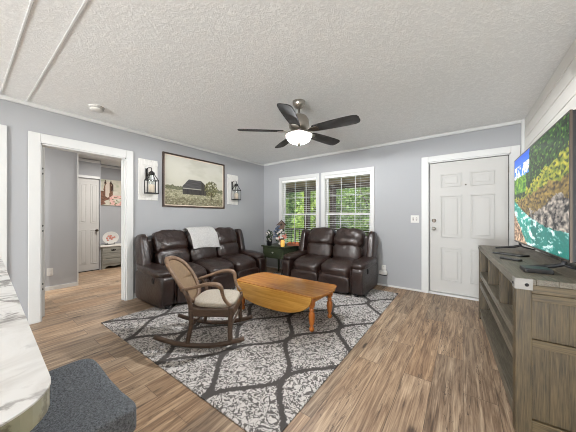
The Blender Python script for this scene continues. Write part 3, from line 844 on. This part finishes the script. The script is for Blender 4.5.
# ------------------------------------------------------------------ on the left wall
pt = thing('barn_painting', 'framed landscape painting of a dark barn in a pale field above the sofa', 'painting', (XL, 2.50, 1.78))
hw, hh, fw = .605, .437, .026
fm = MB()
fm.box(0, .034, -hw, hw, hh-fw, hh); fm.box(0, .034, -hw, hw, -hh, -hh+fw); fm.box(0, .034, -hw, -hw+fw, -hh+fw, hh-fw); fm.box(0, .034, hw-fw, hw, -hh+fw, hh-fw)
fm.build('frame', 'frame', pt, bevel=.003)
B('liner', 'candle', pt, (0, .022, -hw+fw, hw-fw, hh-fw-.012, hh-fw), (0, .022, -hw+fw, hw-fw, -hh+fw, -hh+fw+.012), (0, .022, -hw+fw, -hw+fw+.012, -hh+fw, hh-fw), (0, .022, hw-fw-.012, hw-fw, -hh+fw, hh-fw))
def barn(u, v):
    sky = lerp((188, 184, 166), (198, 196, 186), v+.3*fbm(u*4, v*4, 3))
    c = lerp(sky, (172, 170, 156), fbm(u*3, v*5, 1)*1.2)
    hz = .34+.01*nz(u*8, 0)
    if v < hz:
        g = fbm(u*16, v*30, 2)
        c = lerp((172, 168, 140), (104, 102, 76), .45+g*1.1)
        c = lerp(c, (206, 200, 178), max(0, nz(u*40, v*55, 7))*1.3)
        if v < .16: c = lerp(c, (74, 66, 48), .35+fbm(u*25, v*25, 4)*.9)
    # far trees left and right
    tr = hz+.05+.07*abs(nz(u*14, 3))*(1 if (u < .24 or u > .68) else .35)
    if hz-.02 < v < tr: c = lerp((92, 94, 72), (136, 134, 108), nz(u*50, v*50)+.3)
    # barn
    if .26 < u < .70 and .235 < v < .56:
        rf = .40+.16*min(1, (u-.26)/.10) if u < .58 else .56-(u-.58)*1.1
        if v < .36 and .27 < u < .58: c = lerp((48, 46, 44), (66, 62, 58), nz(u*60, v*6)+.4)
        elif v < rf and u <= .58: c = lerp((64, 62, 62), (84, 82, 82), nz(u*12, v*50)+.4)
        elif v < rf and u > .58: c = lerp((70, 64, 58), (44, 42, 40), nz(u*60, v*5)+.4)
        if .352 < v < .372 and .27 < u < .58: c = (168, 164, 154)
    # tree at the right
    dx = (u-.76)/.125; dv = (v-.40)/.19
    if dx*dx+dv*dv < 1+.5*nz(u*14, v*14, 3) and nz(u*38, v*38, 6) > -.22: c = lerp((70, 70, 44), (150, 146, 108), nz(u*45, v*45, 8)+.35)
    if abs(u-.765) < .007 and .14 < v < .32: c = (66, 54, 40)
    return c
a, b = hw-fw-.012, hh-fw-.012
picture('canvas', 170, 120, lambda u, v: (.016, -a+2*a*u, -b+2*b*v), barn, 'paint', pt)

def sconce(y, label):
    s_ = thing('wall_sconce', label, 'wall sconce', (XL, y, 1.435), 0, 'lantern sconces beside the painting')
    bd = MB()
    for k in range(3): bd.box(0, .018, -.136+.0912*k, -.136+.0912*k+.0895, 0, .61)
    bd.box(.018, .030, -.136, .136, .035, .085); bd.box(.018, .030, -.136, .136, .525, .575)
    bd.build('board', 'board', s_, bevel=.002)
    m = MB(); m.box(.03, .036, -.045, -.015, .30, .47); m.tube(bez([(.036, -.03, .44), (.07, -.03, .47), (.11, 0, .475), (.125, 0, .45), (.125, 0, .425)]), .006, 8); m.build('bracket', 'iron', s_)
    ln = MB()
    pr = [(.078, .10), (.078, .285), (.03, .375), (.03, .405)]
    for sx in (-1, 1):
        for sy in (-1, 1): ln.tube([(.125+sx*p[0]*.62, sy*p[0], p[1]) for p in pr], .0055, 6)
    ln.box(.125-.052, .125+.052, -.083, .083, .088, .104)
    for zz, r in ((.285, .078), (.375, .03)):
        ln.tube([(.125-r*.62, -r, zz), (.125+r*.62, -r, zz), (.125+r*.62, r, zz), (.125-r*.62, r, zz)], .005, 6, close=True)
    ln.lathe([(.034, .378), (.036, .40), (.02, .42), (.006, .428)], (.125, 0, 0), 14)
    ln = ln.build('lantern', 'iron', s_)
    MB().lathe([(.040, .104), (.040, .22), (.036, .225), (.006, .226)], (.125, 0, 0), 18).build('candle', 'candle', ln, True)
    MB().lathe([(.045, .106), (.046, .28), (.022, .36), (.022, .376)], (.125, 0, 0), 18).build('glass', 'jar', ln, True)
sconce(1.682, 'whitewashed board with black lantern sconce nearest the doorway')
sconce(3.325, 'whitewashed board with black lantern sconce nearest the window corner')

# ------------------------------------------------------------------ switches and outlets
sw = thing('light_switch', 'white double light switch plate beside the front door', 'light switch', (-.622, YB, 1.148))
B('plate', 'plate', sw, (-.060, .060, -.006, 0, -.060, .060), bevel=.003)
for sx in (-.024, .024): B('slot', 'pewter', sw, (sx-.009, sx+.009, -.0068, -.005, -.022, .022))
for sx in (-.024, .024): B('toggle', 'plate', sw, (sx-.006, sx+.006, -.017, -.005, -.010, .014), bevel=.002)
ot = thing('wall_outlet', 'white wall outlet low on the wall right of the loveseat', 'outlet', (-1.10, YB, .30))
B('plate', 'plate', ot, (-.036, .036, -.006, 0, -.058, .058), bevel=.003)
B('socket', 'dark', ot, (-.008, -.004, -.0068, -.0055, .018, .032), (.004, .008, -.0068, -.0055, .018, .032))
pf = thing('plug_in_freshener', 'white rounded plug in device in the outlet right of the loveseat', 'plug in device', (-1.10, YB-.006, .235))
MB().cushion((0, -.034, 0), (.068, .030, .042), 3, 12).build('body', 'plate', pf, True)
MB().cushion((0, -.034, -.040), (.060, .027, .010), 3, 10).build('vent', 'dark', pf, True)
o2 = thing('wall_outlet', 'white wall outlet on the hallway wall seen through the doorway', 'outlet', (-5.385, .865, .293))
B('plate', 'plate', o2, (0, .006, -.038, .038, -.062, .062), bevel=.003)
B('socket', 'trim', o2, (.006, .008, -.016, .016, .010, .040), (.006, .008, -.016, .016, -.040, -.010))

# ------------------------------------------------------------------ bedroom dresser and what stands by it
dr = thing('dresser', 'low grey washed dresser with white top beyond the doorway', 'dresser', (-6.72, 2.30, 0))
B('body', 'greywash', dr, (-.21, .19, -.42, .42, .09, .50), bevel=.004)
MB().prism([(-.42, 0), (-.36, 0), (-.34, .05), (-.27, .07), (-.18, .045), (0, .075), (.18, .045), (.27, .07), (.34, .05), (.36, 0), (.42, 0), (.42, .10), (-.42, .10)], 'x', .165, .188).build('skirt', 'greywash', dr)
for ya, yb in ((-.42, -.40), (.40, .42)): B('side_panel', 'greywash', dr, (-.21, .165, ya, yb, 0, .1))
B('top', 'greytop', dr, (-.23, .215, -.445, .445, .50, .53), bevel=.006)
def drawer(y0, y1, z0, z1, pulls):
    q = B('drawer', 'greywash', dr, (.19, .203, y0, y1, z0, z1), bevel=.003)
    for py in pulls:
        zc = (z0+z1)/2; m = MB()
        m.prism([(py-.055, zc+.012), (py-.02, zc+.006), (py, zc+.016), (py+.02, zc+.006), (py+.055, zc+.012), (py+.035, zc-.018), (py, zc-.024), (py-.035, zc-.018)], 'x', .203, .212)
        m.build('pull', 'iron', q)
drawer(-.40, -.005, .365, .485, (-.20,)); drawer(.005, .40, .365, .485, (.20,))
drawer(-.40, .40, .24, .355, (0.0,)); drawer(-.40, .40, .115, .23, (0.0,))
pl = thing('oval_plate', 'white oval plate with pink flowers standing on the dresser', 'plate', (-6.70, 2.10, .53))
m = MB()
m.lathe([(.004, .006), (.10, .008), (.145, .022), (.152, .022), (.15, .014), (.10, -.002), (.004, -.004)], (0, 0, .165), 32, 'x', 1.08, .95); m.build('dish', 'plate', pl, True)
m = MB()
rng = random.Random(3)
pinks = plain('pink_petals', (196, 130, 116), .7, var=.15)
for k in range(11):
    a = rng.uniform(0, 6.3); r = rng.uniform(0, .085)
    for j in range(5):
        t = j*1.257+a
        m.cushion((.012, math.cos(a)*r*1.1+.013*math.cos(t), .165+math.sin(a)*r+.013*math.sin(t)), (.004, .010, .010), 2, 4)
m.build('flowers', pinks, pl, True)
m = MB(); m.tube([(-.03, -.10, .008), (.04, -.06, .012), (.02, -.07, .05)], .006, 6); m.tube([(-.03, .10, .008), (.04, .06, .012), (.02, .07, .05)], .006, 6); m.tube([(-.03, -.10, .008), (-.03, .10, .008)], .005, 6); m.build('stand', 'iron', pl)
hp = thing('horse_painting', 'canvas of a brown horse head above pink flowers beyond the doorway', 'painting', (-6.95, 2.31, 1.77))
B('stretcher', 'candle', hp, (.001, .03, -.42, .44, -.31, .31))
def horse(u, v):
    c = lerp((196, 190, 174), (214, 208, 194), fbm(u*5, v*5)+.5)
    c = lerp(c, (150, 160, 130), max(0, nz(u*9, v*9, 4))*.8)
    if u < .38 and v < .55 and u < .02+.75*(v+.12)+.1*nz(v*9, 1): c = lerp((92, 66, 52), (140, 98, 78), nz(u*20, v*20)+.5)
    # the head, with a pale blaze between the eyes, and two ears
    dx = (u-.265-.03*(v-.6))/(.10-.05*max(0, .62-v)); dv = (v-.62)/.31
    if dx*dx+dv*dv < 1: c = (212, 198, 184) if abs(dx+.1) < .52-.15*max(0, v-.6) else lerp((100, 70, 52), (140, 104, 80), nz(u*18, v*18, 5)+.5)
    for ex in (.205, .335):
        if abs(u-ex) < .20*(1.0-v) and .84 < v < .98: c = (72, 50, 38)
    if .33 < u < .39 and .55 < v < .86 and nz(u*30, v*10) > -.2: c = (70, 48, 38)
    if v < .40 and u > .30 and nz(u*7, v*7, 2) > -.15: c = lerp((214, 160, 150), (232, 206, 196), nz(u*22, v*22, 3)+.4)
    if v < .36 and u > .28 and nz(u*17, v*17, 9) > .3: c = (112, 116, 84)
    return c
picture('canvas', 90, 64, lambda u, v: (.0305, -.42+.86*u, -.31+.62*v), horse, 'paint', hp)

# ------------------------------------------------------------------ corner table and what stands on it
ct = thing('corner_table', 'dark green painted side table in the corner between sofa and loveseat', 'table', (-3.0, 3.88, 0))
B('top', 'green', ct, (-.30, .30, -.28, .28, .585, .61), bevel=.006)
B('case', 'green', ct, (-.27, .27, -.25, .25, .37, .585), bevel=.003)
dw = B('drawer', 'green', ct, (-.23, .23, -.262, -.25, .395, .565), bevel=.003)
MB().lathe([(.010, 0), (.008, -.012), (.017, -.02), (.014, -.03), (.003, -.032)], (0, -.262, .485), 14, 'y').build('knob', 'plate', dw, True)
for sx in (-1, 1):
    for sy in (-1, 1): MB().lathe([(.014, .0085 if sy < 0 else 0), (.02, .06), (.024, .37)], (sx*.245, sy*.225, 0), 10).build('leg', 'green', ct, True)

def at(px, depth, z):
    lat = (px-288)/240*depth; a = math.radians(36.1)
    return (-math.sin(a)*depth+math.cos(a)*lat, math.cos(a)*depth+math.sin(a)*lat, z)
petal_b = plain('blue_grey_petals', (92, 104, 128), .7, var=.25, scale=40)
petal_w = plain('white_petals', (214, 210, 204), .7, var=.08)
roof_b = wood('birdhouse_roof', (86, 62, 50), (48, 36, 32), 0, .7)
wall_b = plain('birdhouse_wall', (104, 84, 70), .8, var=.15)
orange = plain('pumpkin_orange', (196, 104, 58), .55, var=.12)
rust = wood('rust_red_box', (150, 86, 60), (104, 54, 38), 0, .7)
leafd = plain('dark_leaf', (58, 76, 48), .7, var=.2)
p0 = at(281.5, 4.87, .61)
bhs = thing('birdhouse_bouquet', 'small birdhouse on a tall stand wrapped in blue and white flowers on the corner table', 'ornament', p0, math.radians(36))
MB().lathe([(.05, 0), (.05, .012), (.012, .02), (.011, .33)], (0, 0, 0), 14).build('stand', 'bark', bhs, True)
MB().prism([(-.056, .33), (.056, .33), (.066, .42), (0, .49), (-.066, .42)], 'y', -.06, .06).build('house', wall_b, bhs, bevel=.003)
m = MB()
for sx in (-1, 1): m.prism([(0, .495), (0, .513), (sx*.10, .408), (sx*.092, .395)], 'y', -.085, .085)
m.build('roof', roof_b, bhs)
MB().lathe([(.021, 0), (.021, -.004)], (0, -.06, .42), 16, 'y').build('entry_hole', 'dark', bhs)
rng = random.Random(12)
def bloom(c, r, n, s_, mat, par):
    for _ in range(n):
        p = [max(-1.7, min(1.7, rng.gauss(0, 1)))*r[i]+c[i] for i in range(3)]; p[2] = max(p[2], .03)
        m = MB(); a0 = rng.uniform(0, 6.3)
        m.cushion(p, (s_*.5, s_*.5, s_*.5), 2, 4)
        for j in range(5):
            t = a0+j*1.257; m.cushion((p[0]+s_*math.cos(t), p[1]-.2*s_, p[2]+s_*math.sin(t)), (s_*.8, s_*.5, s_*.8), 2, 4)
        m.build('flower', mat, par, True)
bloom((-.075, -.03, .30), (.045, .03, .075), 30, .013, petal_b, bhs)
bloom((-.01, -.05, .17), (.05, .03, .08), 26, .012, petal_w, bhs)
bloom((.02, -.05, .13), (.055, .03, .05), 14, .012, pinks, bhs)
m = MB(); foliage(m, (-.03, -.01, .23), (.10, .06, .2), 300, .032, rng); m.build('leaves', leafd, bhs)
p0 = at(269.3, 4.80, .61)
pp = thing('potted_ivy', 'dark leafy plant in a black pot at the left of the corner table', 'plant', p0)
MB().lathe([(.045, 0), (.06, .09), (.064, .10), (.052, .10), (.01, .09)], (0, 0, 0), 18).build('pot', 'black', pp, True)
m = MB(); foliage(m, (0, 0, .19), (.075, .06, .13), 150, .028, rng); m.build('leaves', leafd, pp)
bloom((.01, -.04, .19), (.03, .02, .05), 7, .010, petal_w, pp)
p0 = at(282.6, 4.62, .61)
jr = thing('amber_jar_lamp', 'glowing amber glass jar lamp on the corner table', 'lamp', p0)
MB().lathe([(.032, 0), (.036, .01), (.042, .05), (.038, .10), (.028, .125), (.026, .135)], (0, 0, 0), 20).build('jar', 'glow', jr, True)
MB().lathe([(.029, .135), (.031, .15), (.024, .16), (.006, .165)], (0, 0, 0), 18).build('lid', 'pewter', jr, True)
p0 = at(293.5, 4.80, .61)
bx = thing('rust_planter_box', 'rust red wooden box on the corner table holding small pumpkins', 'box', p0, math.radians(20))
B('box', rust, bx, (-.125, .125, -.05, -.04, 0, .045), (-.125, .125, .04, .05, 0, .045), (-.125, -.115, -.04, .04, 0, .045), (.115, .125, -.04, .04, 0, .045), (-.115, .115, -.04, .04, 0, .012))
def pumpkin(loc, r, label):
    t = thing('small_pumpkin', label, 'pumpkin', loc, 0, 'small pumpkins in the rust box')
    m = MB(); seg, rows = 24, 10; rings = []
    for i in range(rows+1):
        th_ = PI*(.04+.92*i/rows); ring = []
        for k in range(seg):
            a = 2*PI*k/seg; rr = r*math.sin(th_)*(1-.09*abs(math.sin(a*4)))
            ring.append(m.v((rr*math.cos(a), rr*math.sin(a), r*.8-r*.8*math.cos(th_))))
        rings.append(ring)
    for A, Bq in zip(rings, rings[1:]):
        for k in range(seg): m.bm.faces.new((A[k], A[(k+1) % seg], Bq[(k+1) % seg], Bq[k]))
    m.bm.faces.new(rings[0][::-1]); m.bm.faces.new(rings[-1])
    m.build('flesh', orange, t, True)
    MB().tube([(0, 0, r*1.5), (.004, 0, r*1.85)], [.006, .004], 6).build('stem', 'bark', t, True)
for dx, lab in ((-.075, 'left small orange pumpkin in the rust box'), (0, 'middle small orange pumpkin in the rust box'), (.075, 'right small orange pumpkin in the rust box')):
    c, s_ = math.cos(math.radians(20)), math.sin(math.radians(20))
    pumpkin((p0[0]+dx*c, p0[1]+dx*s_, .6225), .038, lab)

# ------------------------------------------------------------------ television console
cx, cy = .395, 2.707
ca = math.radians(2.5)
co = thing('tv_console', 'weathered grey brown wooden media console with metal corner brackets along the right wall', 'console', (cx, cy, 0), ca)
HX, HY = .205, .914      # half depth, half length (local x towards the wall)
TZ = .85
tp = MB()
for k in range(5):
    a = -HX+.082*k; tp.box(a+.0006, a+.0814, -HY, HY, TZ-.03, TZ)
tp.build('top', 'console_h', co, bevel=.002)
for ya, yb in ((-HY+.004, -HY+.03), (HY-.03, HY-.004)): B('edge_rail', 'console_x', co, (-HX+.002, HX, ya, yb, TZ-.075, TZ-.031), bevel=.002)
for sx in (-1, 1):
    for sy in (-1, 1):
        x0 = -HX if sx < 0 else HX-.066; y0 = -HY+.002 if sy < 0 else HY-.068
        B('post', 'console', co, (x0, x0+.066, y0, y0+.066, 0, TZ-.03), bevel=.003)
# end panels with rails
for sy in (-1, 1):
    y = sy*(HY-.034)
    pn = MB()
    for k in range(4):
        a = -HX+.066+.0695*k; pn.box(a+.0004, a+.0692, y-.010, y+.010, .06, TZ-.03)
    pn = pn.build('end_panel', 'console', co)
    yy = y+sy*.010
    for za, zb in ((.488, .53), (TZ-.115, TZ-.076), (.03, .10)): B('end_rail', 'console_x', pn, (-HX+.066, HX-.066, min(yy, yy+sy*.02), max(yy, yy+sy*.02), za, zb), bevel=.002)
B('back_panel', 'console', co, (HX-.02, HX-.008, -HY+.07, HY-.07, .06, TZ-.03))
B('front_apron', 'console_h', co, (-HX+.006, -HX+.026, -HY+.066, HY-.066, TZ-.058, TZ-.03), bevel=.002)
B('shelf', 'console_h', co, (-HX+.004, HX-.02, -HY+.066, HY-.066, .525, .552), (-HX+.004, -HX+.026, -HY+.066, HY-.066, .495, .525), bevel=.002)
B('lower_shelf', 'console_h', co, (-HX+.004, HX-.02, -HY+.066, HY-.066, .405, .43), (-HX+.004, -HX+.022, -HY+.066, HY-.066, .37, .405), bevel=.002)
B('bottom_board', 'console_h', co, (-HX+.004, HX-.02, -HY+.066, HY-.066, .10, .122), bevel=.002)
B('bottom_rail', 'console_h', co, (-HX+.010, -HX+.030, -HY+.066, HY-.066, .03, .10), bevel=.002)
for yy in (-.355, .24): B('divider', 'console', co, (-HX+.012, HX-.02, yy-.018, yy+.018, .552, TZ-.058), bevel=.002)
for sy in (-1, 1):
    y0 = -HY if sy < 0 else HY
    m = MB()
    m.box(-HX-.003, -HX+.068, min(y0, y0+sy*.004), max(y0, y0+sy*.004), TZ-.058, TZ+.001)
    m.box(-HX-.004, -HX, min(y0+sy*.004, y0-sy*.05), max(y0+sy*.004, y0-sy*.05), TZ-.058, TZ+.001)
    br = m.build('corner_bracket', 'zinc', co, bevel=.001)
    m = MB(); yb = y0+sy*.004
    m.lathe([(.009, 0), (.008, sy*.004), (.003, sy*.006)], (-HX+.045, yb, TZ-.032), 12, 'y'); m.build('bolt', 'iron', br, True)
    m = MB(); m.lathe([(.008, 0), (.007, -.004), (.003, -.006)], (-HX-.004, y0-sy*.025, TZ-.032), 12, 'x'); m.build('bolt', 'iron', br, True)

# ------------------------------------------------------------------ television
tv = thing('television', 'large flat screen television showing a mountain river, standing on the console', 'television', (.455, 2.683, TZ), math.radians(1.5))
TL, T0, T1 = .7225, .082, .912
B('body', 'black', tv, (0, .045, -TL, TL, T0, T1), bevel=.004)
B('bezel', 'pewter', tv, (-.004, .006, -TL-.002, TL+.002, T0-.002, T0+.012), (-.004, .006, -TL-.002, TL+.002, T1-.008, T1+.002), (-.004, .006, -TL-.002, -TL+.009, T0+.012, T1-.008), (-.004, .006, TL-.009, TL+.002, T0+.012, T1-.008))
def river(u, v):
    """u left to right as seen from the room, v upward"""
    w1 = fbm(u*5, v*5, 1); w2 = fbm(u*16, v*18, 2); w3 = nz(u*34, v*46, 3); w4 = nz(u*60, v*30, 6)
    k = .5+w2*1.2+w3*.5
    c = lerp((10, 36, 10), (62, 112, 34), k)                       # the wooded slope
    if w4 < -.25: c = lerp(c, (6, 16, 6), .75)
    if w3 > .35 and u > .45: c = lerp(c, (132, 168, 62), .6)
    yel = .50+.28*u+.10*w1+.06*w2                                  # sunlit shrubs
    if v < yel:
        c = lerp((82, 106, 22), (206, 196, 62), k)
        if w3 < -.22: c = lerp(c, (40, 54, 12), .75)
    edge = .40+.10*(v-.8)+.03*w2
    if u < edge and v > .76+.035*w2:
        c = lerp((70, 158, 248), (14, 92, 226), (v-.76)/.24)
        if v < .90 and fbm(u*11, v*9, 7) > .0: c = (248, 250, 255)
    elif u < .34 and v > .57: c = lerp((34, 96, 16), (150, 196, 44), k)
    bank = .50+.10*u+.07*w1+.05*w2
    if v < bank and u > .10:
        c = lerp((74, 60, 28), (176, 146, 70), k)                  # golden bank
        if w3 < -.3: c = lerp(c, (46, 34, 14), .7)
    rk_ = .40+.06*math.sin(u*9)+.08*w2
    if u > .40+.08*w1 and v < rk_:
        c = lerp((44, 42, 44), (206, 194, 178), k)                 # grey boulders
        if w2 < -.16: c = (24, 24, 28)
    top = .50-.62*u+.30*u*u+.02*w2; bot = .34-.95*u+.05*w2
    if bot < v < top:
        c = lerp((6, 116, 104), (40, 186, 166), .5+w1*.9+w3*.25)
        if u > .45: c = lerp(c, (2, 92, 88), .5)
        q = (fbm(u*10+v*9, v*17-u*4, 11)-.02-.30*max(0, u-.62)+.12*max(0, .3-abs(u-.3)))/.22
        c = lerp(c, lerp((200, 236, 232), (252, 255, 254), .5+w3), q)
    elif v <= bot:
        c = lerp((112, 80, 58), (238, 206, 172), k)
        if w3 < -.3: c = (70, 50, 38)
    return c
picture('screen', 300, 190, lambda u, v: (-.0045, TL-.010-(2*TL-.020)*u, T0+.012+(T1-T0-.020)*v), river, 'tv', tv)
for yy in (-.54, .62):
    m = MB()
    m.tube([(.022, yy, T0+.01), (.022, yy, .045), (-.02, yy-.0, .03), (-.165, yy, .009)], [.011, .011, .010, .007], 8, flat=(1.2, .8))
    m.tube([(.022, yy, .045), (.05, yy, .03), (.13, yy, .009)], [.011, .010, .007], 8, flat=(1.2, .8))
    m.build('stand_foot', 'black', tv, True)

# ------------------------------------------------------------------ things lying on the console
a = thing('tablet', 'flat black tablet lying on the far end of the console', 'tablet', (.332, 2.83, TZ), math.radians(-40))
B('body', 'black', a, (-.115, .115, -.045, .045, 0, .012), bevel=.004)
B('screen', 'iron', a, (-.105, .105, -.038, .038, .012, .0128))
a = thing('remote_control', 'slim black remote control lying beside the tablet', 'remote control', (.296, 2.50, TZ), math.radians(-46))
B('body', 'black', a, (-.072, .072, -.018, .018, 0, .016), bevel=.006)
m = MB()
for i in range(5): m.lathe([(.0045, .016), (.004, .0178)], (-.05+.024*i, 0, 0), 8)
m.build('buttons', 'pewter', a)
a = thing('streaming_box', 'small black box lying at the near end of the console', 'set top box', (.355, 2.05, TZ), math.radians(3))
B('body', 'black', a, (-.062, .062, -.058, .058, 0, .026), bevel=.004)
B('front_panel', 'dark', a, (-.05, .05, -.0595, -.057, .006, .02))

# ------------------------------------------------------------------ kitchen counter and stool
ctr = thing('kitchen_counter', 'white marble look peninsula counter with rounded corner in the near left', 'counter', (-.478, .088, 0), math.radians(-2.25))
def slab(e, r=.085):
    o = [(-2.2, -.88+e), (-e, -.88+e)]
    for k in range(9): t = PI/2*k/8; o.append((-r+(r-e)*math.cos(t), -r+(r-e)*math.sin(t)))
    return o+[(-2.2, -e)]
MB().prism(slab(0), 'z', .907, .91).build('countertop', 'marble', ctr)
MB().prism(slab(.0015), 'z', .872, .907).build('counter_edge', 'marble_edge', ctr)
cb = B('cabinet', 'cab', ctr, (-2.2, -.14, -.84, -.34, .09, .872), (-2.2, -.18, -.78, -.38, 0, .09), bevel=.002)
for k in range(4): B('panel', 'cab', cb, (-2.16+.5*k, -1.71+.5*k, -.34, -.332, .14, .83), bevel=.002)

st = thing('counter_stool', 'backless stool with charcoal upholstered seat tucked under the counter', 'stool', (-.975, .09, 0))
def saddle(q, u):
    q.z += .028*u.x*u.x - .01
    q.x *= 1-.05*(1-u.y*u.y)
    return q
MB().cushion((0, 0, .58), (.225, .228, .045), 9, 20, .0015, 4, (0, 0, 0), saddle).build('seat', 'stool', st, True)
B('seat_frame', 'frame', st, (-.185, .185, -.185, .185, .50, .545), bevel=.003)
for sx in (-1, 1):
    for sy in (-1, 1): MB().tube([(sx*.165, sy*.165, .52), (sx*.185, sy*.185, 0)], [.02, .015], 8, flat=(1, 1)).build('leg', 'frame', st)
for sy in (-1, 1): MB().tube([(-.178, sy*.178, .18), (.178, sy*.178, .18)], .011, 8).build('stretcher', 'frame', st)
